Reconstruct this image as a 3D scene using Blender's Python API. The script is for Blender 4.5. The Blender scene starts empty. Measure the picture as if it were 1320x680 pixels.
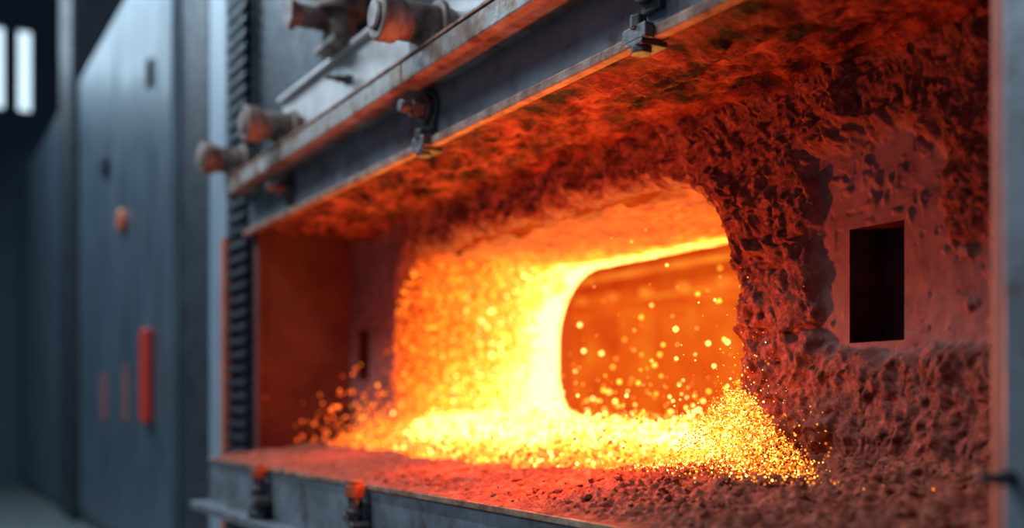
import bpy, bmesh, math, random
import numpy as np
from mathutils import Vector, Matrix
random.seed(3); rng=np.random.default_rng(7)
S=bpy.context.scene
try:
    S.view_settings.view_transform='Standard'; S.view_settings.look='None'; S.view_settings.exposure=0
except Exception as e: print(e)

# ---------------------------------------------------------------- numpy noise
def _h(ix,iy,iz,s):
    n=(ix.astype(np.int64)*374761393+iy.astype(np.int64)*668265263+iz.astype(np.int64)*2147483647+s*1274126177)&0xffffffff
    n=((n^(n>>13))*1274126177)&0xffffffff
    n=((n^(n>>15))*2246822519)&0xffffffff
    n=n^(n>>14)
    return (n&0xffffff)/float(0xffffff)
def vn(x,y,z,s=0):
    x,y,z=np.broadcast_arrays(np.asarray(x,float),np.asarray(y,float),np.asarray(z,float))
    ix,iy,iz=np.floor(x),np.floor(y),np.floor(z)
    fx,fy,fz=x-ix,y-iy,z-iz
    fx=fx*fx*(3-2*fx);fy=fy*fy*(3-2*fy);fz=fz*fz*(3-2*fz)
    r=0
    for a in (0,1):
        for b in (0,1):
            for c in (0,1):
                w=(fx if a else 1-fx)*(fy if b else 1-fy)*(fz if c else 1-fz)
                r=r+w*_h(ix+a,iy+b,iz+c,s)
    return r*2-1
def fbm(x,y,z,o=4,s=0,g=.5):
    r=0;a=1;t=0
    for i in range(o):
        r=r+a*vn(x*2**i+i*7.3,y*2**i+i*3.1,z*2**i+i*5.7,s+i);t+=a;a*=g
    return r/t
def ridged(x,y,z,o=4,s=0,g=.55):
    r=0;a=1;t=0
    for i in range(o):
        n=1-np.abs(vn(x*2**i+i*7.3,y*2**i+i*3.1,z*2**i+i*5.7,s+i))
        r=r+a*n*n;t+=a;a*=g
    return r/t
def worley(x,y,z,s=0):
    x,y,z=np.broadcast_arrays(np.asarray(x,float),np.asarray(y,float),np.asarray(z,float))
    ix,iy,iz=np.floor(x),np.floor(y),np.floor(z)
    d=np.full(x.shape,9.0)
    for a in (-1,0,1):
        for b in (-1,0,1):
            for c in (-1,0,1):
                jx,jy,jz=ix+a,iy+b,iz+c
                px=jx+_h(jx,jy,jz,s+11);py=jy+_h(jx,jy,jz,s+23);pz=jz+_h(jx,jy,jz,s+37)
                d=np.minimum(d,(px-x)**2+(py-y)**2+(pz-z)**2)
    return np.sqrt(d)
def ss(a,b,x):
    t=np.clip((x-a)/(b-a),0,1);return t*t*(3-2*t)

# ---------------------------------------------------------------- materials
def newmat(n):
    m=bpy.data.materials.new(n);m.use_nodes=True
    nt=m.node_tree;b=nt.nodes['Principled BSDF'];return m,nt,b
def N(nt,t,**k):
    n=nt.nodes.new(t)
    for a,v in k.items():
        if a in n.inputs.keys(): n.inputs[a].default_value=v
        else: setattr(n,a,v)
    return n
def ramp(nt,stops):
    r=nt.nodes.new('ShaderNodeValToRGB');e=r.color_ramp.elements
    while len(e)>len(stops): e.remove(e[-1])
    while len(e)<len(stops): e.new(.5)
    for i,(p,c) in enumerate(stops): e[i].position=p;e[i].color=(*c,1) if len(c)==3 else c
    return r
def surf(name,stops,scale=8,rough=(.4,.7),metal=0,bump=.3,bscale=60,bdist=.01,stretch=(1,1,1),detail=8,spec=.5):
    m,nt,b=newmat(name);L=nt.links.new
    tc=N(nt,'ShaderNodeTexCoord');mp=N(nt,'ShaderNodeMapping');mp.inputs['Scale'].default_value=stretch
    L(tc.outputs['Object'],mp.inputs['Vector'])
    n=N(nt,'ShaderNodeTexNoise',Scale=scale,Detail=detail,Roughness=.65);L(mp.outputs[0],n.inputs['Vector'])
    r=ramp(nt,stops);L(n.outputs['Fac'],r.inputs[0]);L(r.outputs[0],b.inputs['Base Color'])
    mr=N(nt,'ShaderNodeMapRange');mr.inputs['To Min'].default_value=rough[0];mr.inputs['To Max'].default_value=rough[1]
    n3=N(nt,'ShaderNodeTexNoise',Scale=scale*2.3,Detail=4.);L(mp.outputs[0],n3.inputs['Vector'])
    mr.inputs['From Min'].default_value=.3;mr.inputs['From Max'].default_value=.7
    L(n3.outputs['Fac'],mr.inputs['Value']);L(mr.outputs[0],b.inputs['Roughness'])
    b.inputs['Metallic'].default_value=metal;b.inputs['Specular IOR Level'].default_value=spec
    if bump:
        n2=N(nt,'ShaderNodeTexNoise',Scale=bscale,Detail=6.,Roughness=.7);L(mp.outputs[0],n2.inputs['Vector'])
        bp=N(nt,'ShaderNodeBump',Strength=bump,Distance=bdist);L(n2.outputs['Fac'],bp.inputs['Height']);L(bp.outputs[0],b.inputs['Normal'])
    return m
M_steel=surf('blue_grey_steel',[(.33,(.09,.035,.02)),(.41,(.12,.13,.145)),(.6,(.17,.20,.235)),(.75,(.27,.29,.315))],scale=6,rough=(.35,.6),metal=.3,bump=.5,bscale=50,bdist=.004)
M_rail=surf('rust_flecked_rail',[(.34,(.10,.045,.028)),(.44,(.24,.14,.09)),(.53,(.27,.25,.23)),(.72,(.42,.40,.38))],scale=9,rough=(.4,.7),metal=.2,bump=.5,bscale=35,bdist=.006)
M_stub=surf('weathered_pipe_steel',[(.34,(.07,.04,.032)),(.5,(.18,.13,.115)),(.72,(.3,.26,.24))],scale=12,rough=(.45,.7),metal=.2,bump=.4,bscale=60,bdist=.004)
M_edge=surf('rusted_edge',[(.35,(.12,.045,.025)),(.5,(.28,.13,.08)),(.7,(.42,.28,.2))],scale=14,rough=(.5,.8),metal=.1,bump=.5,bscale=60)
M_dark=surf('dark_painted_steel',[(.3,(.012,.016,.023)),(.7,(.035,.045,.06))],scale=5,rough=(.4,.65),metal=.3,bump=.15)
M_sheet=surf('sheet_steel_panel',[(.3,(.10,.145,.18)),(.7,(.17,.23,.285))],scale=2.5,rough=(.32,.48),metal=.7,bump=.06,bscale=9,stretch=(1,1,.3))
M_lsheet=surf('pale_steel_post',[(.3,(.22,.29,.35)),(.7,(.33,.41,.48))],scale=2.5,rough=(.3,.5),metal=.3,bump=.08,bscale=12,stretch=(1,1,.3))
M_bolt=surf('dark_bolt_steel',[(.35,(.05,.04,.038)),(.6,(.12,.12,.125)),(.75,(.22,.2,.18))],scale=25,rough=(.35,.6),metal=.6,bump=.3,bscale=120,bdist=.003)
M_rustbolt=surf('rusty_bolt',[(.35,(.2,.05,.02)),(.6,(.42,.12,.05))],scale=30,rough=(.6,.8),metal=.2,bump=.4,bscale=120,bdist=.004)
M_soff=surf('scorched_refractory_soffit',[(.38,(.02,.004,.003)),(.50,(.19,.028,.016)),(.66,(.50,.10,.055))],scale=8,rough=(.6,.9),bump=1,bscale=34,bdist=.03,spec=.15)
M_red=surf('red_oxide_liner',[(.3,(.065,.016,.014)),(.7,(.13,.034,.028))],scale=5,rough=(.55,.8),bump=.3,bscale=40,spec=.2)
M_post=surf('painted_fireglow_red',[(.3,(.35,.08,.05)),(.7,(.5,.15,.09))],scale=5,rough=(.5,.7),bump=.2,bscale=40)  # furnace glow on the post flange, painted in as salmon red
M_debris=surf('red_slag_powder',[(.3,(.13,.034,.021)),(.5,(.34,.10,.062)),(.72,(.55,.22,.145))],scale=26,rough=(.8,.95),bump=1,bscale=110,bdist=.015,spec=.15)
M_floor=surf('concrete_hall_floor',[(.3,(.06,.075,.075)),(.7,(.12,.14,.14))],scale=1.5,rough=(.35,.7),bump=.1)
M_wall=surf('hall_wall_paint',[(.3,(.045,.075,.105)),(.7,(.08,.12,.165))],scale=1,rough=(.6,.8),bump=0)
M_redp=surf('red_plastic',[(.3,(.42,.02,.015)),(.7,(.55,.04,.02))],scale=6,rough=(.35,.5),bump=0)
M_label=surf('faded_red_label',[(.3,(.17,.06,.055)),(.7,(.25,.09,.08))],scale=6,rough=(.5,.6),bump=0)
M_orp=surf('orange_knob_plastic',[(.3,(.5,.10,.03)),(.7,(.6,.15,.05))],scale=6,rough=(.35,.5),bump=0)
M_hole=surf('dark_brown_socket',[(.3,(.03,.007,.005)),(.7,(.10,.022,.014))],scale=10,rough=(.8,.95),bump=.3,spec=.1)  # near-black red-brown lining of the wall sockets

def rockmat():
    m,nt,b=newmat('slag_crusted_refractory');L=nt.links.new
    tc=N(nt,'ShaderNodeTexCoord')
    n=N(nt,'ShaderNodeTexNoise',Scale=34.,Detail=9.,Roughness=.72);L(tc.outputs['Object'],n.inputs['Vector'])
    rc=ramp(nt,[(.34,(.09,.020,.013)),(.5,(.32,.078,.050)),(.68,(.56,.19,.125))]);L(n.outputs['Fac'],rc.inputs[0])
    n1=N(nt,'ShaderNodeTexNoise',Scale=14.,Detail=8.,Roughness=.65);L(tc.outputs['Object'],n1.inputs['Vector'])
    rp=ramp(nt,[(.32,(.12,.042,.036)),(.45,(.19,.078,.070)),(.7,(.25,.12,.108))]);L(n1.outputs['Fac'],rp.inputs[0])
    at=N(nt,'ShaderNodeAttribute',attribute_name='crust')
    mx=N(nt,'ShaderNodeMix',data_type='RGBA');L(at.outputs['Fac'],mx.inputs[0]);L(rp.outputs[0],mx.inputs[6]);L(rc.outputs[0],mx.inputs[7])
    L(mx.outputs[2],b.inputs['Base Color']);b.inputs['Roughness'].default_value=.6;b.inputs['Specular IOR Level'].default_value=.3
    n2=N(nt,'ShaderNodeTexNoise',Scale=110.,Detail=7.,Roughness=.75);L(tc.outputs['Object'],n2.inputs['Vector'])
    mu=N(nt,'ShaderNodeMath',operation='MULTIPLY_ADD');L(at.outputs['Fac'],mu.inputs[0]);mu.inputs[1].default_value=.75;mu.inputs[2].default_value=.22
    bp=N(nt,'ShaderNodeBump',Distance=.018);L(mu.outputs[0],bp.inputs['Strength']);L(n2.outputs['Fac'],bp.inputs['Height']);L(bp.outputs[0],b.inputs['Normal'])
    return m
M_rock=rockmat()
def heatmat(name,k=5,base=.6,nsc=45,namp=.35,sampling='AUTO'):
    m,nt,b=newmat(name);L=nt.links.new
    at=N(nt,'ShaderNodeAttribute',attribute_name='glow_level');h=at.outputs['Fac']
    if namp:
        tc=N(nt,'ShaderNodeTexCoord');n=N(nt,'ShaderNodeTexNoise',Scale=float(nsc),Detail=6.,Roughness=.65);L(tc.outputs['Object'],n.inputs['Vector'])
        a=N(nt,'ShaderNodeMath',operation='MULTIPLY_ADD');L(n.outputs['Fac'],a.inputs[0]);a.inputs[1].default_value=namp*2;a.inputs[2].default_value=-namp
        c=N(nt,'ShaderNodeMath',operation='ADD',use_clamp=True);L(a.outputs[0],c.inputs[0]);L(h,c.inputs[1]);h=c.outputs[0]
    r=ramp(nt,[(0,(.04,.004,.002)),(.22,(.4,.025,.003)),(.45,(.9,.10,.006)),(.68,(1,.23,.012)),(.88,(1,.37,.028)),(1,(1,.68,.16))]);L(h,r.inputs[0])
    p=N(nt,'ShaderNodeMath',operation='POWER');L(h,p.inputs[0]);p.inputs[1].default_value=2.5
    q=N(nt,'ShaderNodeMath',operation='MULTIPLY_ADD');L(p.outputs[0],q.inputs[0]);q.inputs[1].default_value=k;q.inputs[2].default_value=base
    b.inputs['Base Color'].default_value=(.15,.04,.02,1);b.inputs['Roughness'].default_value=.8
    L(r.outputs[0],b.inputs['Emission Color']);L(q.outputs[0],b.inputs['Emission Strength'])
    try: m.cycles.emission_sampling=sampling
    except Exception as e: print(e)
    return m
M_melt=heatmat('white_hot_melt',k=4.3,base=.65)
M_lining=heatmat('glowing_tunnel_lining',k=3.8,nsc=26,namp=.5)
M_spark=heatmat('glowing_spark',k=3.8,base=.75,namp=0,sampling='NONE')

# ---------------------------------------------------------------- geometry helpers
def empty(n,par=None):
    o=bpy.data.objects.new(n,None);S.collection.objects.link(o)
    if par:o.parent=par
    return o
def mk(name,v,f,mat,par=None,smooth=True,attrs=None):
    me=bpy.data.meshes.new(name);me.from_pydata([tuple(p) for p in np.asarray(v).tolist()],[],f if isinstance(f,list) else f.tolist());me.update()
    if attrs:
        for k,a in attrs.items():
            at=me.attributes.new(k,'FLOAT','POINT');at.data.foreach_set('value',np.asarray(a,dtype=np.float32))
    o=bpy.data.objects.new(name,me);S.collection.objects.link(o);me.materials.append(mat)
    if smooth: me.polygons.foreach_set('use_smooth',[True]*len(me.polygons))
    if par:o.parent=par
    return o
def gridf(nu,nv):
    i=np.arange(nu*nv).reshape(nu,nv)
    return np.stack([i[:-1,:-1],i[1:,:-1],i[1:,1:],i[:-1,1:]],-1).reshape(-1,4)
def bmobj(name,bm,mat,par=None,bev=0,smooth=False):
    me=bpy.data.meshes.new(name);bm.to_mesh(me);bm.free()
    mats=mat if isinstance(mat,list) else [mat]
    for m in mats: me.materials.append(m)
    o=bpy.data.objects.new(name,me);S.collection.objects.link(o)
    if par:o.parent=par
    if bev:
        md=o.modifiers.new('b','BEVEL');md.width=bev;md.segments=2;md.limit_method='ANGLE';md.angle_limit=.7
    if smooth:
        for p in me.polygons:p.use_smooth=True
    return o
def addbox(bm,x0,x1,y0,y1,z0,z1,mi=0):
    m=Matrix.Translation(((x0+x1)/2,(y0+y1)/2,(z0+z1)/2))@Matrix.Diagonal((x1-x0,y1-y0,z1-z0,1))
    r=bmesh.ops.create_cube(bm,size=1,matrix=m)
    for f in {f for v in r['verts'] for f in v.link_faces}: f.material_index=mi
def addcyl(bm,c,axis,r,l,seg=32,r2=None,mi=0,rot=0):
    a=Vector(axis).normalized();q=Vector((0,0,1)).rotation_difference(a).to_matrix().to_4x4()
    m=Matrix.Translation(c)@q@Matrix.Rotation(rot,4,'Z')
    R=bmesh.ops.create_cone(bm,cap_ends=True,segments=seg,radius1=r,radius2=r if r2 is None else r2,depth=l,matrix=m)
    for f in {f for v in R['verts'] for f in v.link_faces}:
        f.material_index=mi
        if seg>8 and len(f.verts)==4: f.smooth=True
def box(name,x0,x1,y0,y1,z0,z1,mat,par=None,bev=.004):
    bm=bmesh.new();addbox(bm,x0,x1,y0,y1,z0,z1);return bmobj(name,bm,mat,par,bev)

YW=.543
furn=empty('industrial_furnace')
# ---------------------------------------------------------------- refractory wall with arched mouth
AC,AH,AT,AR=-3.89,1.35,.985,.42
def arch_sdf(x,z):
    qx=np.abs(x-AC)-(AH-AR);qz=z-(AT-AR)
    return np.hypot(np.maximum(qx,0),np.maximum(qz,0))+np.minimum(np.maximum(qx,qz),0)-AR
def box_sdf(x,z,x0,x1,z0,z1):
    qx=np.abs(x-(x0+x1)/2)-(x1-x0)/2;qz=np.abs(z-(z0+z1)/2)-(z1-z0)/2
    return np.hypot(np.maximum(qx,0),np.maximum(qz,0))+np.minimum(np.maximum(qx,qz),0)
H1=(-2.133,-1.949,.423,.733);H2=(-5.78,-5.62,.39,.67)
def seg(a,b,st): return np.linspace(a,b,max(2,int(round((b-a)/st))+1))[:-1]
xs=np.concatenate([seg(-5.92,-5.78,.02),seg(-5.78,-5.62,.02),seg(-5.62,-2.75,.011),seg(-2.75,-2.133,.0038),seg(-2.133,-1.949,.0038),seg(-1.949,-1.2,.0038),[-1.2]])
zs=np.concatenate([seg(-.06,.39,.0045),seg(.39,.423,.0045),seg(.423,.67,.0045),seg(.67,.733,.0045),seg(.733,1.26,.0045),[1.26]])
X,Z=np.meshgrid(xs,zs,indexing='ij')
d=arch_sdf(X,Z)+.018*fbm(X*6,0,Z*6,3,5)
e=1e-3
gx=(arch_sdf(X+e,Z)-arch_sdf(X-e,Z))/(2*e);gz=(arch_sdf(X,Z+e)-arch_sdf(X,Z-e))/(2*e)
neg=d<0
Xs=np.where(neg,X-d*gx,X);Zs=np.where(neg,Z-d*gz,Z)
F=gridf(len(xs),len(zs))
df=d.reshape(-1);keep=(df[F]>0).any(1)
cx=X.reshape(-1)[F].mean(1);cz=Z.reshape(-1)[F].mean(1)
for h in (H1,H2): keep&=~((cx>h[0])&(cx<h[1])&(cz>h[2])&(cz<h[3]))
F=F[keep]
wob=.06*fbm(X*5,1.3,Z*5,4,9)+.07*fbm(X*16,1.3,Z*13,5,19)
pan=np.minimum(box_sdf(X,Z,-2.27,-1.88,.38,.97),box_sdf(X,Z,-1.99,-1.62,.38,.66))
pan=np.minimum(pan,box_sdf(X,Z,-1.90,-1.80,.60,.95))
crust=ss(-.03,.035,pan+wob)
crust=np.where(X<-5.0,crust*ss(-5.35,-5.0,X)*.7+.05,crust)
dd=np.maximum(d,0)
wx=.9*fbm(X*9,0,Z*9,2,3);wz=.9*fbm(X*9,5,Z*9,2,4)
lump=1-np.clip(worley(X*14+wx,0.3,Z*7+wz,1),0,1)
lump2=1-np.clip(worley(X*36+wx,.7,Z*22+wz,2),0,1)
lump3=1-np.clip(worley(X*85+wx,.7,Z*65+wz,8),0,1)
rd=ridged(X*10+1.4*fbm(X*5,0,Z*5,2,8),.2,Z*3.6+.8*fbm(X*5,6,Z*5,2,7),5,31,.5)
fine=fbm(X*60,.4,Z*45,4,41)
near=ss(.38,.02,dd)
blob=ss(.1,.5,fbm(X*9,3.3,Z*6,3,77))
disp=crust*(.010+.062*rd*(.4+.8*near)+.026*lump+.016*lump2+.009*lump3+.010*fine+.036*blob)+.003*fbm(X*30,2,Z*30,3,6)-.004*ss(.62,.8,vn(X*45,1,Z*45,3))
disp+=crust*.03*ss(.35,.0,Z)*(.5+fbm(X*4,3,Z*4,3,2))+ .05*ss(1.08,1.24,Z)*(.6+.6*fbm(X*6,3,Z*6,3,12))
disp+=(1-crust)*.014*ss(.35,.6,fbm(X*16,3,Z*16,3,66))
for h in (H1,H2):
    disp*=ss(.0,.035,box_sdf(X,Z,*h)+.01*fbm(X*30,3,Z*30,2,61))
R=.09
y=YW-disp
rr=np.clip(dd,0,R);y=y+(R-np.sqrt(np.maximum(R*R-(R-rr)**2,0)))*.9
dx=crust*.022*fbm(X*16,7,Z*16,3,51);dz=crust*.022*fbm(X*16,9,Z*16,3,52)
hm=ss(0,.05,np.minimum(box_sdf(X,Z,*H1),box_sdf(X,Z,*H2)))
V=np.stack([Xs+dx*hm,y,Zs+dz*hm],-1).reshape(-1,3)
mk('refractory_wall',V,F[:,::-1],M_rock,furn,attrs={'crust':crust.reshape(-1)})
for i,h in enumerate((H1,H2)):
    bm=bmesh.new();x0,x1,z0,z1=h;y0,y1=YW-.001,YW+.13
    v=[bm.verts.new(p) for p in [(x0,y0,z0),(x1,y0,z0),(x1,y0,z1),(x0,y0,z1),(x0,y1,z0),(x1,y1,z0),(x1,y1,z1),(x0,y1,z1)]]
    for q in [(0,1,5,4),(1,2,6,5),(2,3,7,6),(3,0,4,7),(4,5,6,7)]: bm.faces.new([v[k] for k in q])
    bmobj('socket_%d'%(i+1),bm,M_hole,furn)

# tunnel lining
pts=[(AC+AH,z) for z in np.linspace(-.06,AT-AR,70)]
pts+=[(AC+AH-AR+AR*math.cos(t),AT-AR+AR*math.sin(t)) for t in np.linspace(0,math.pi/2,45)[1:]]
pts+=[(x,AT) for x in np.linspace(AC+AH-AR,AC-AH+AR,150)[1:]]
pts+=[(AC-AH+AR-AR*math.sin(t),AT-AR+AR*math.cos(t)) for t in np.linspace(0,math.pi/2,50)[1:]]
pts+=[(AC-AH,z) for z in np.linspace(AT-AR,-.06,80)[1:]]
P=np.array(pts);T=np.gradient(P,axis=0);T/=np.linalg.norm(T,axis=1)[:,None];Nn=np.stack([-T[:,1],T[:,0]],1)
ys=np.linspace(YW+.045,1.54,110)
PX=P[:,0][:,None]+0*ys;PZ=P[:,1][:,None]+0*ys;YY=ys[None,:]+0*PX
amp=ss(1.50,1.1,YY)*.85+.15
dp=amp*(.03*fbm(PX*7,YY*7,PZ*7,4,61)+.03*(1-np.clip(worley(PX*14,YY*14,PZ*14,5),0,1))-.01)
dp=dp+ss(-4.8,-5.2,PX)*.30*ss(.5,.0,PZ)**2*ss(.9,1.5,YY)
VX=PX+Nn[:,0][:,None]*dp;VZ=PZ+Nn[:,1][:,None]*dp
u=(YY-YW)/1.0
left=ss(-3.9,-5.15,PX)
heat=(1-left)*(.24+.28*u+.42*ss(.72,.95,u))+left*(.36+.46*u+.2*ss(.75,.1,PZ)+.25*ss(.5,.95,u))+.20*fbm(PX*9,YY*9,PZ*9,4,71)
heat=heat*ss(.0,.12,u+.1*fbm(PX*8,YY*8,PZ*8,2,4)+.02)
mk('tunnel_lining',np.stack([VX,YY,VZ],-1).reshape(-1,3),gridf(len(P),len(ys)),M_lining,furn,attrs={'glow_level':np.clip(heat,0,1.15).reshape(-1)})

def emis(name,c,s,sc=3,stretch=(1,1,1)):
    m,nt,b=newmat(name);L=nt.links.new
    tc=N(nt,'ShaderNodeTexCoord');mp=N(nt,'ShaderNodeMapping');mp.inputs['Scale'].default_value=stretch;L(tc.outputs['Object'],mp.inputs[0])
    n=N(nt,'ShaderNodeTexNoise',Scale=float(sc),Detail=4.);L(mp.outputs[0],n.inputs['Vector'])
    r=ramp(nt,[(.3,tuple(v*.75*(1 if i==0 else .6) for i,v in enumerate(c))),(.55,c),(.75,(c[0],min(1,c[1]*1.9),c[2]*1.5))]);L(n.outputs['Fac'],r.inputs[0])
    L(r.outputs[0],b.inputs['Emission Color']);b.inputs['Emission Strength'].default_value=s
    b.inputs['Base Color'].default_value=(.10,.03,.015,1);b.inputs['Roughness'].default_value=.8
    try: m.cycles.emission_sampling='NONE'
    except: pass
    return m
M_ch=emis('glowing_chamber_brick',(.8,.07,.005),.7)
M_col=emis('glowing_chamber_pillar',(.95,.14,.009),.82)
M_cei=emis('glowing_chamber_roof',(1,.16,.011),.8,sc=2,stretch=(1,3,3))
M_bar=emis('glowing_chamber_bar',(1,.24,.02),.95,sc=5)
box('chamber_back',-9.6,-2,3.3,3.45,-.1,1.75,M_ch,furn,0)
box('chamber_side_far',-9.7,-9.55,1.5,3.4,-.1,1.75,M_ch,furn,0)
box('chamber_side_near',-2.2,-2.0,1.56,3.4,-.1,1.75,M_ch,furn,0)
box('chamber_roof',-9.7,-2,1.56,3.4,1.6,1.75,M_cei,furn,0)
box('chamber_hearth',-9.7,-2,1.5,3.4,-.15,.02,M_col,furn,0)
box('chamber_front_far',-9.7,AC-AH-.03,1.55,1.65,-.1,1.75,M_ch,furn,0)
box('chamber_front_header',AC-AH-.03,-2,1.55,1.65,AT+.06,1.75,M_ch,furn,0)
bm=bmesh.new()
for i in range(16):
    x=-9.3+i*.45; addbox(bm,x,x+.15,2.9,3.32,-.1,.92)
addbox(bm,-9.6,-2.1,2.75,3.32,.94,1.06)
bmobj('chamber_pillars',bm,M_col,furn,.03)
bm=bmesh.new();addbox(bm,-9.6,-2.1,2.7,2.8,1.16,1.185);addbox(bm,-6.2,-2.1,2.74,2.8,.98,.995)
for i in range(9): addcyl(bm,(-6.8+i*.4,2.72,1.02),(0,1,0),.03,.08,14)
bmobj('chamber_hot_bars',bm,M_bar,furn,.008)
bm=bmesh.new()
for i in range(5): addbox(bm,-9.6,-2.1,1.8+i*.3,1.9+i*.3,1.42-.02*i,1.62)
bmobj('chamber_roof_ribs',bm,M_cei,furn,.02)

# ---------------------------------------------------------------- soffit
xs=np.linspace(-5.92,-1.15,700);ysf=np.linspace(-.048,.60,96)
X,Y=np.meshgrid(xs,ysf,indexing='ij')
dz=.05*ridged(X*4,Y*8,0,5,81)+.025*(1-np.clip(worley(X*13,Y*18,0,6),0,1))+.012*fbm(X*40,Y*50,0,3,3)
edge=.10+.90*ss(.02,.12,Y+.05*fbm(X*6,0,0,3,9))
edge=edge*ss(-.05,-.03,Y)
zz=1.197-dz*edge*ss(-5.92,-5.6,X)**.5+ -.04*ss(.42,.6,Y)+.02*ss(.0,.2,Y)
for (hx,hy,rx,ry) in [(-3.53,.40,.12,.045),(-1.905,.353,.06,.035),(-4.41,.24,.13,.04),(-2.75,.3,.05,.03)]:
    q=np.hypot((X-hx)/rx,(Y-hy)/ry)+.25*fbm(X*14,Y*14,0,2,5);zz+=.09*ss(1.25,.6,q)
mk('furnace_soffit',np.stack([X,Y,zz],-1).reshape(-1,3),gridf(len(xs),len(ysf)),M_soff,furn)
box('soffit_backing',-5.92,-1.15,.01,.62,1.33,1.4,M_dark,furn,0)

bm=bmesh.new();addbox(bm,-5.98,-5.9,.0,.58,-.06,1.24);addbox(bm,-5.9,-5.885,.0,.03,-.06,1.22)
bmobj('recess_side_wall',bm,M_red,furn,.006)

# ---------------------------------------------------------------- beams
bm=bmesh.new()
addbox(bm,-6.0,-1.0,-.02,.015,1.2,1.50)
addbox(bm,-6.0,-1.0,-.045,-.01,1.214,1.222)
bmobj('lintel_beam',bm,M_steel,furn,.003)
box('lintel_lip',-6.0,-1.0,-.055,-.02,1.188,1.220,M_edge,furn,.005)
bm=bmesh.new()
for a,b in ((-6.02,-3.602),(-3.598,-1.0)): addbox(bm,a,b,-.15,.0,1.405,1.485)
bmobj('upper_rail',bm,M_rail,furn,.008)
box('rail_top_plate',-6.02,-1.0,-.155,.0,1.485,1.497,M_edge,furn,.003)
bm=bmesh.new();addbox(bm,-5.45,-1.0,.0,.03,1.497,1.80);addbox(bm,-5.45,-1.0,-.03,.03,1.80,1.82)
bmobj('upper_web_plate',bm,surf('light_grey_steel',[(.3,(.40,.40,.41)),(.7,(.62,.63,.64))],scale=7,rough=(.3,.5),metal=.2,bump=.2),furn,.004)
box('back_plate',-6.29,-5.02,.06,.3,1.3,5,M_dark,furn,.01)
box('back_plate_edge',-6.36,-6.30,.05,.3,1.3,5,M_sheet,furn,.01)
box('furnace_hood',-5.0,-1.0,.35,2.2,1.82,2.6,M_dark,furn,.01)
def stub(x):
    bm=bmesh.new()
    addcyl(bm,(x,-.12,1.6),(0,1,0),.070,.24,36)
    addcyl(bm,(x,-.25,1.6),(0,1,0),.085,.075,36)
    addcyl(bm,(x,-.293,1.6),(0,1,0),.05,.02,24)
    addcyl(bm,(x,-.05,1.6),(0,1,0),.092,.03,36)
    addbox(bm,x-.06,x+.06,-.14,-.02,1.497,1.56)
    bmobj('pipe_stub',bm,M_stub,furn,.012)
for x in (-6.0,-5.15,-3.50): stub(x)
def valve(x,z):
    bm=bmesh.new()
    addbox(bm,x-.13,x+.13,-.10,.05,z,z+.03)
    addcyl(bm,(x,-.03,z+.09),(0,0,1),.075,.13,28);addcyl(bm,(x,-.03,z+.17),(0,0,1),.12,.035,28)
    addcyl(bm,(x,-.03,z+.21),(0,0,1),.12,.035,28);addcyl(bm,(x,-.03,z+.4),(0,0,1),.07,.36,28)
    addcyl(bm,(x,-.17,z+.12),(0,1,0),.05,.16,24);addcyl(bm,(x,-.25,z+.12),(0,1,0),.07,.03,6)
    for k in range(6):
        a=k*math.pi/3;addcyl(bm,(x+.095*math.cos(a),-.03+.095*math.sin(a),z+.19),(0,0,1),.014,.10,6)
    bmobj('flanged_valve',bm,M_stub,furn,.004)
valve(-4.55,1.82);valve(-3.75,1.82)

def hexbolt(x,z,y=-.02,r=.035,plate=True,name='hex_bolt'):
    bm=bmesh.new()
    if plate:
        addcyl(bm,(x,y-.008,z),(0,1,0),r*2.0,.016,32)
        addbox(bm,x-r*.9,x+r*1.5,y-.02,y,z-r*2.2,z-r*.8)
    addcyl(bm,(x,y-.025,z),(0,1,0),r*1.5,.03,32)
    addcyl(bm,(x,y-.058,z),(0,1,0),r,.05,6,rot=.3)
    addcyl(bm,(x,y-.095,z),(0,1,0),r*.62,.05,20)
    addcyl(bm,(x,y-.122,z),(0,1,0),r*.62,.01,20,r2=r*.45)
    return bmobj(name,bm,M_bolt,furn,.003)
hexbolt(-3.62,1.335,r=.036);hexbolt(-5.25,1.325,r=.036);hexbolt(-2.27,1.34,r=.033)
def clip(x):
    bm=bmesh.new()
    addbox(bm,x-.05,x+.05,-.085,-.055,1.185,1.225);addbox(bm,x-.035,x+.035,-.085,.0,1.172,1.188)
    addcyl(bm,(x,-.07,1.235),(0,0,1),.024,.035,6);addcyl(bm,(x,-.06,1.165),(0,0,1),.03,.02,6)
    bmobj('lip_clamp',bm,M_bolt,furn,.004)
clip(-3.60);clip(-2.27)
hexbolt(-4.45,1.66,y=.0,r=.016,plate=False,name='small_screw')
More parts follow.
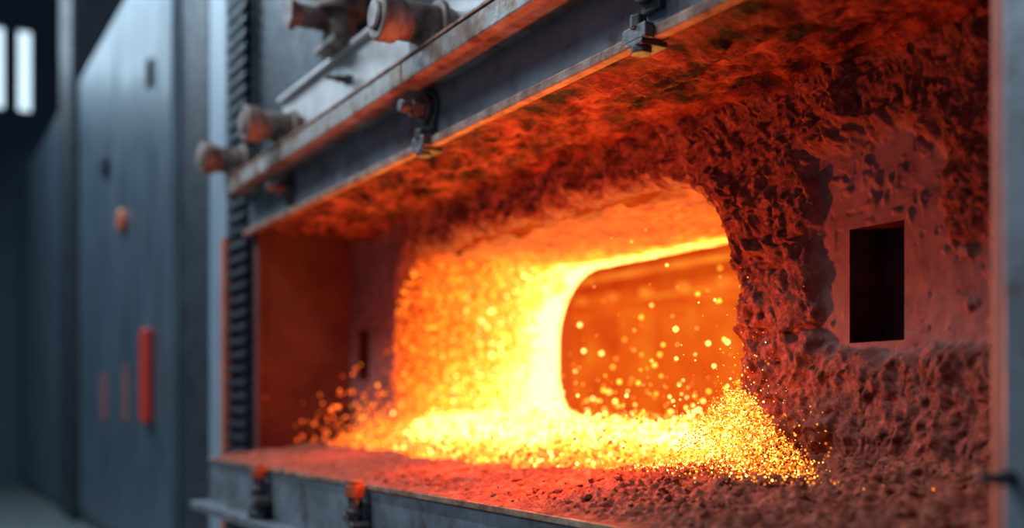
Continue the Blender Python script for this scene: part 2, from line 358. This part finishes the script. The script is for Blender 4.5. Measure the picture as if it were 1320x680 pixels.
# ---------------------------------------------------------------- ledge
bm=bmesh.new()
addbox(bm,-6.0,-1.0,-.24,.6,-.10,-.04)
addbox(bm,-6.0,-1.0,-.24,-.215,-.27,-.04)
addbox(bm,-6.03,-1.0,-.34,-.20,-.31,-.27)
bmobj('hearth_ledge',bm,M_steel,furn,.005)
box('ledge_edge_strip',-6.0,-1.0,-.244,-.236,-.054,-.034,M_edge,furn,.003)
box('furnace_base',-6.0,-1.0,-.15,2.0,-1.05,-.27,M_dark,furn,.01)
box('hearth_floor_slab',-5.98,-1.0,.0,1.6,-.12,-.035,M_red,furn,0)
def ledgebolt(x):
    bm=bmesh.new()
    addcyl(bm,(x,-.285,-.06),(0,0,1),.040,.045,6,mi=1);addcyl(bm,(x,-.285,-.03),(0,0,1),.028,.02,20,mi=1)
    addcyl(bm,(x,-.285,-.15),(0,0,1),.026,.18,20);addcyl(bm,(x,-.285,-.135),(0,0,1),.036,.022,20)
    addbox(bm,x-.04,x+.04,-.27,-.24,-.2,-.1)
    addcyl(bm,(x,-.285,-.22),(0,0,1),.045,.035,6);addcyl(bm,(x,-.285,-.25),(0,0,1),.05,.04,24)
    addcyl(bm,(x-.05,-.28,-.16),(1,0,0),.02,.09,12);addcyl(bm,(x+.05,-.29,-.19),(0,1,0),.028,.07,6)
    bmobj('clamp_bolt',bm,[M_bolt,M_rustbolt],furn,.003)
for x in (-4.9,-3.7): ledgebolt(x)

# right frame post
bm=bmesh.new();addbox(bm,-1.222,-.9,-.06,.02,-1.05,2.2);addbox(bm,-1.178,-1.05,-.12,-.06,-1.05,2.2)
bmobj('frame_post',bm,M_steel,furn,.008)
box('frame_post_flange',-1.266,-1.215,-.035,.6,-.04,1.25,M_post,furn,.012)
hexbolt(-1.160,.135,y=-.07,r=.014,plate=False)

# ---------------------------------------------------------------- debris bed
xs=np.linspace(-5.9,-1.26,900);ysd=np.linspace(-.238,1.0,230)
X,Y=np.meshgrid(xs,ysd,indexing='ij')
def debh(X,Y):
    b=-.035+.012*ss(-.24,-.15,Y)+.055*ss(-.2,.45,Y)
    right=ss(-3.6,-2.2,X)
    b=b+right*.02*ss(-.2,.3,Y)+.06*ss(.32,.54,Y)*ss(-2.9,-2.3,X)
    n=.010+.016*right
    n=n*ss(-.245,-.12,Y)+.003
    return b+n*(1.3*fbm(X*7,Y*7,0,5,91,.6)+.9*ridged(X*13,Y*13,.5,5,92)-.2+.6*fbm(X*55,Y*55,0,3,95))+n*.6*(1-np.clip(worley(X*34,Y*34,0,9),0,1))
mk('slag_debris_bed',np.stack([X,Y,debh(X,Y)],-1).reshape(-1,3),gridf(len(xs),len(ysd)),M_debris,furn)

def ico(sub):
    bm=bmesh.new();bmesh.ops.create_icosphere(bm,subdivisions=sub,radius=1);bm.verts.ensure_lookup_table()
    v=np.array([p.co[:] for p in bm.verts]);f=np.array([[q.index for q in p.verts] for p in bm.faces]);bm.free();return v,f
I1=ico(1);I2=ico(2)
def swarm(name,C,Rr,mat,tmpl=I1,heat=None,stretch=None,deform=0,par=None):
    v,f=tmpl;n=len(C)
    W=v[None]*Rr[:,None,None]
    if stretch is not None: W=W*stretch[:,None,:]
    if deform:
        W=W*(1+deform*rng.normal(size=(n,len(v),1)))
    W=W+C[:,None,:]
    FF=(f[None]+(np.arange(n)*len(v))[:,None,None]).reshape(-1,3)
    at={'glow_level':np.repeat(heat,len(v))} if heat is not None else None
    return mk(name,W.reshape(-1,3),FF,mat,par,smooth=not deform,attrs=at)
n=2600
cx=-1.3-2.6*rng.random(n)**1.3;cy=-.2+.7*rng.random(n)
C=np.stack([cx,cy,debh(cx,cy)],1);Rr=.002+.011*rng.random(n)**5
swarm('slag_rubble',C,Rr,M_debris,I2,deform=.12,stretch=np.stack([1+.3*rng.random(n),1+.3*rng.random(n),.9+0*cx],1),par=furn)

# ---------------------------------------------------------------- molten flow
xs=np.linspace(-5.75,-2.2,560);ysm=np.linspace(.1,1.6,240)
X,Y=np.meshgrid(xs,ysm,indexing='ij')
def front(X):
    return .40-.16*ss(-5.6,-4.2,X)+.03*fbm(X*4,0,0,3,5)+.20*ss(-2.95,-2.4,X)
def mh(X,Y):
    q=Y-front(X)
    h=.015+.11*ss(-.02,.5,q)+.05*ss(-4.9,-5.3,X)*ss(.0,.3,q)
    h=h+.02*fbm(X*9,Y*9,0,4,13)+.03*(1-np.clip(worley(X*15,Y*15,0,15),0,1))*ss(0,.15,q)
    h=np.where(q<0.03,h-1.0*(.03-q),h)
    h=h-.5*ss(-2.45,-2.2,X)*.3-.1*ss(-5.6,-5.75,X)
    return h+.02
Zm=mh(X,Y)
q=Y-front(X)
hm=.62+.32*ss(0,.35,q)+.32*fbm(X*8,Y*10,0,4,17)-.3*ss(.04,-.02,q)+.12*ss(-3.2,-4.5,X)
keepv=(q>-.03)&(X<-2.3)
F=gridf(len(xs),len(ysm));kf=keepv.reshape(-1)[F].all(1)
melt=empty('molten_slag_flow')
mk('melt_surface',np.stack([X,Y,Zm],-1).reshape(-1,3),F[kf],M_melt,melt,attrs={'glow_level':np.clip(hm,0,1.15).reshape(-1)})
n=7500
bx=-5.65+3.2*rng.random(n);by=front(bx)+.0+.9*rng.random(n)**1.6
bz=mh(bx,by)+rng.exponential(.016,n)
hb=.56+.33*ss(0,.3,by-front(bx))+.18*rng.normal(size=n)
swarm('melt_beads',np.stack([bx,by,bz],1),.002+.008*rng.random(n)**2,M_spark,I1,heat=np.clip(hb,.3,1),par=melt)
n=11000
u=rng.random(n)**1.3;zz=(.97*rng.random(n)**.9);by=.52+.80*u
bx=AC-AH+.02+rng.exponential(.035,n)
cut=np.maximum(zz-(AT-AR),0);bx+=AR-np.sqrt(np.maximum(AR*AR-cut**2,0))
hb=.34+.50*u+.17*ss(.7,.1,zz)+.16*rng.normal(size=n)
swarm('fire_curtain',np.stack([bx,by,zz],1),.002+.010*rng.random(n)**2.2,M_spark,I1,heat=np.clip(hb,.12,1),par=melt)
n=2600
bx=-5.25+.17*rng.normal(size=n);by=.50+.10*rng.normal(size=n);bz=.03+rng.exponential(.09,n)*np.exp(-((bx+5.2)/.25)**2)
k=(bx>-5.85)&(by>.25);bx,by,bz=bx[k],by[k],bz[k]
swarm('corner_spatter',np.stack([bx,by,bz],1),.002+.009*rng.random(len(bx))**2,M_spark,I1,heat=np.clip(.64-.25*ss(.05,.4,bz)+.13*rng.normal(size=len(bx)),.2,1),par=melt)

# ---------------------------------------------------------------- sparks
n=430
sx=-2.62-1.5*rng.random(n);sy=.42+.7*rng.random(n);sz=.12+rng.exponential(.19,n)
k=sz<.88;sx,sy,sz=sx[k],sy[k],sz[k];n=len(sx)
C1=np.stack([sx,sy,sz],1);R1=.0018+.0095*rng.random(n)**2.8;h1=np.clip(.84+.13*rng.normal(size=n),.5,1)
n=11000
ang=rng.random(n)*2*math.pi;rad=np.abs(rng.normal(size=n))*.13
sx=-2.34+rad*np.cos(ang)*1.55;sy=.33+rad*np.sin(ang)*.7
hgt=.24*np.exp(-((sx+2.36)/.18)**2)*np.exp(-((sy-.33)/.14)**2)
sz=.055+hgt*rng.random(n)**.6+.012*rng.random(n)+ (rng.random(n)<.06)*rng.exponential(.08,n)
C2=np.stack([sx,np.minimum(sy,.50),sz],1);R2=.0008+.0028*rng.random(n)**2.3;h2=np.clip(.62+.22*rng.normal(size=n)+.1*rng.random(n),.12,1)
n=300
sx=-5.2+.3*rng.normal(size=n);sy=.35+.15*rng.normal(size=n);sz=.05+rng.exponential(.1,n)
k=(sx>-5.85)&(sy>0)&(sz<.5);C3=np.stack([sx,sy,sz],1)[k];R3=.004+.008*rng.random(len(C3))**2;h3=np.clip(.45+.1*rng.normal(size=len(C3)),.3,.8)
swarm('flying_sparks',np.concatenate([C1,C2,C3]),np.concatenate([R1,R2,R3]),M_spark,I1,heat=np.concatenate([h1,h2,h3]),par=melt)

# ---------------------------------------------------------------- left side
gd=empty('ribbed_guide_frame')
bm=bmesh.new();addbox(bm,-6.55,-6.08,.04,.3,-1.05,6)
for i in range(88):
    z=-1.0+i*.08;addbox(bm,-6.5,-6.12,-.01,.05,z,z+.04)
bmobj('ribs',bm,M_dark,gd,.004)
bm=bmesh.new();addbox(bm,-6.97,-6.57,.0,.3,-1.05,6);bmobj('pale_post',bm,M_lsheet,gd,.01)
box('painted_glow_strip',-6.57,-6.50,-.03,.02,-1.05,1.25,M_post,gd,.004)  # reflected red firelight on the post, added as a coloured strip
bm=bmesh.new();addbox(bm,-7.95,-7.0,.05,.4,-1.05,6);addbox(bm,-7.4,-7.0,.0,.1,-1.05,6)
bmobj('dark_column',bm,M_dark,gd,.01)
def cabinet(x0,x1,h):
    e=empty('steel_cabinet')
    bm=bmesh.new();addbox(bm,x0,x1,.03,1.2,-1.0,h);nd=2;w=(x1-x0)/nd
    for i in range(nd): addbox(bm,x0+i*w+.02,x0+(i+1)*w-.02,.0,.04,-.9,h-.06)
    bmobj('body',bm,M_sheet,e,.015)
    box('plinth',x0,x1,.05,1.15,-1.05,-1.0,M_dark,e,0)
    return e
c1=cabinet(-12.7,-8.06,3.85)
bm=bmesh.new();addbox(bm,-8.92,-8.70,-.07,.0,.10,.85);bmobj('red_handle',bm,M_redp,c1,.03)
bm=bmesh.new();addcyl(bm,(-9.9,-.03,1.85),(0,1,0),.10,.06,24);bmobj('orange_knob',bm,M_orp,c1,.02)
bm=bmesh.new();addbox(bm,-9.95,-9.75,-.015,.0,.1,.6);addbox(bm,-11.1,-10.8,-.015,.0,.1,.55);bmobj('warning_labels',bm,M_label,c1,.005)
bm=bmesh.new();addbox(bm,-8.9,-8.75,-.03,.0,2.75,2.95);addcyl(bm,(-10.8,-.03,2.5),(0,1,0),.1,.06,16);bmobj('latches',bm,M_dark,c1,.01)
cabinet(-19.6,-14.3,3.9)
bm=bmesh.new();addbox(bm,-13.9,-12.9,-.05,.5,-1.05,8.9);bmobj('steel_stanchion',bm,M_dark,None,.02)
box('floor',-20.2,4,-9,9,-1.15,-1.05,M_floor,None,0)
bm=bmesh.new()
W=[(-3.74+.42*i,-3.54+.42*i) for i in range(10)]
yy=-9.0
for a,b in W:
    addbox(bm,-20.2,-20,yy,a,5.2,6.55);yy=b
addbox(bm,-20.2,-20,yy,9,5.2,6.55);addbox(bm,-20.2,-20,-9,9,-1.05,5.2);addbox(bm,-20.2,-20,-9,9,6.55,9)
bmobj('wall_left',bm,M_wall,None,0)
mw,nt,b=newmat('daylit_glass');b.inputs['Emission Color'].default_value=(.65,.85,1,1);b.inputs['Emission Strength'].default_value=1.4
for i,(a,bb) in enumerate(W): box('window_%d'%(i+1),-20.14,-20.1,a,bb,5.2,6.55,mw,None,0)
box('wall_back',-20.2,4,9,9.2,-1.05,9,M_wall,None,0)
box('ceiling',-20.2,4,-9,9.2,9,9.2,M_wall,None,0)

# ---------------------------------------------------------------- lights
w=bpy.data.worlds.new('World');S.world=w;w.use_nodes=True
w.node_tree.nodes['Background'].inputs[0].default_value=(.42,.60,.86,1);w.node_tree.nodes['Background'].inputs[1].default_value=.26
def area(n,loc,tgt,sx,sy,p,c):
    l=bpy.data.lights.new(n,'AREA');l.shape='RECTANGLE';l.size=sx;l.size_y=sy;l.energy=p;l.color=c
    o=bpy.data.objects.new(n,l);S.collection.objects.link(o);o.location=loc;o.rotation_euler=(Vector(tgt)-Vector(loc)).to_track_quat('-Z','Y').to_euler();return o
area('steel_fill_light',(-5.5,-4.0,6.0),(-4,0,1.6),5,1.5,470,(.8,.91,1))  # unseen cool fill, added for blue highlights on the steel beams
area('cabinet_fill_light',(-12.5,-3,6.5),(-10.5,0,3.2),3,1.5,480,(.6,.82,1))  # added fill, out of view, brightens the upper cabinet
area('cabinet_highlight_light',(-17,-1.5,6.0),(-9.5,0,3.2),1.2,1.8,42,(.7,.88,1))  # added off-frame light, mirrored as a highlight on the cabinet front
def pt(n,loc,p,c,r=.02):
    l=bpy.data.lights.new(n,'POINT');l.energy=p;l.color=c;l.shadow_soft_size=r
    o=bpy.data.objects.new(n,l);S.collection.objects.link(o);o.location=loc
pt('fire_glow_far',(-4.9,.10,.35),11,(1,.14,.03),.03)
pt('fire_glow_mid',(-3.6,.20,.25),28,(1,.15,.032),.03)
pt('fire_glow_sparks',(-2.8,-.02,.32),38,(1,.15,.036),.03)

# ---------------------------------------------------------------- camera
cam=bpy.data.cameras.new('camera');co=bpy.data.objects.new('camera',cam);S.collection.objects.link(co);S.camera=co
co.location=(0,-1.727,.257);co.rotation_euler=(math.pi/2,0,math.radians(60.5))
cam.sensor_width=36;cam.lens=38.18;cam.shift_y=.1364;cam.clip_start=.05
cam.dof.use_dof=True;cam.dof.focus_distance=3.05;cam.dof.aperture_fstop=.8
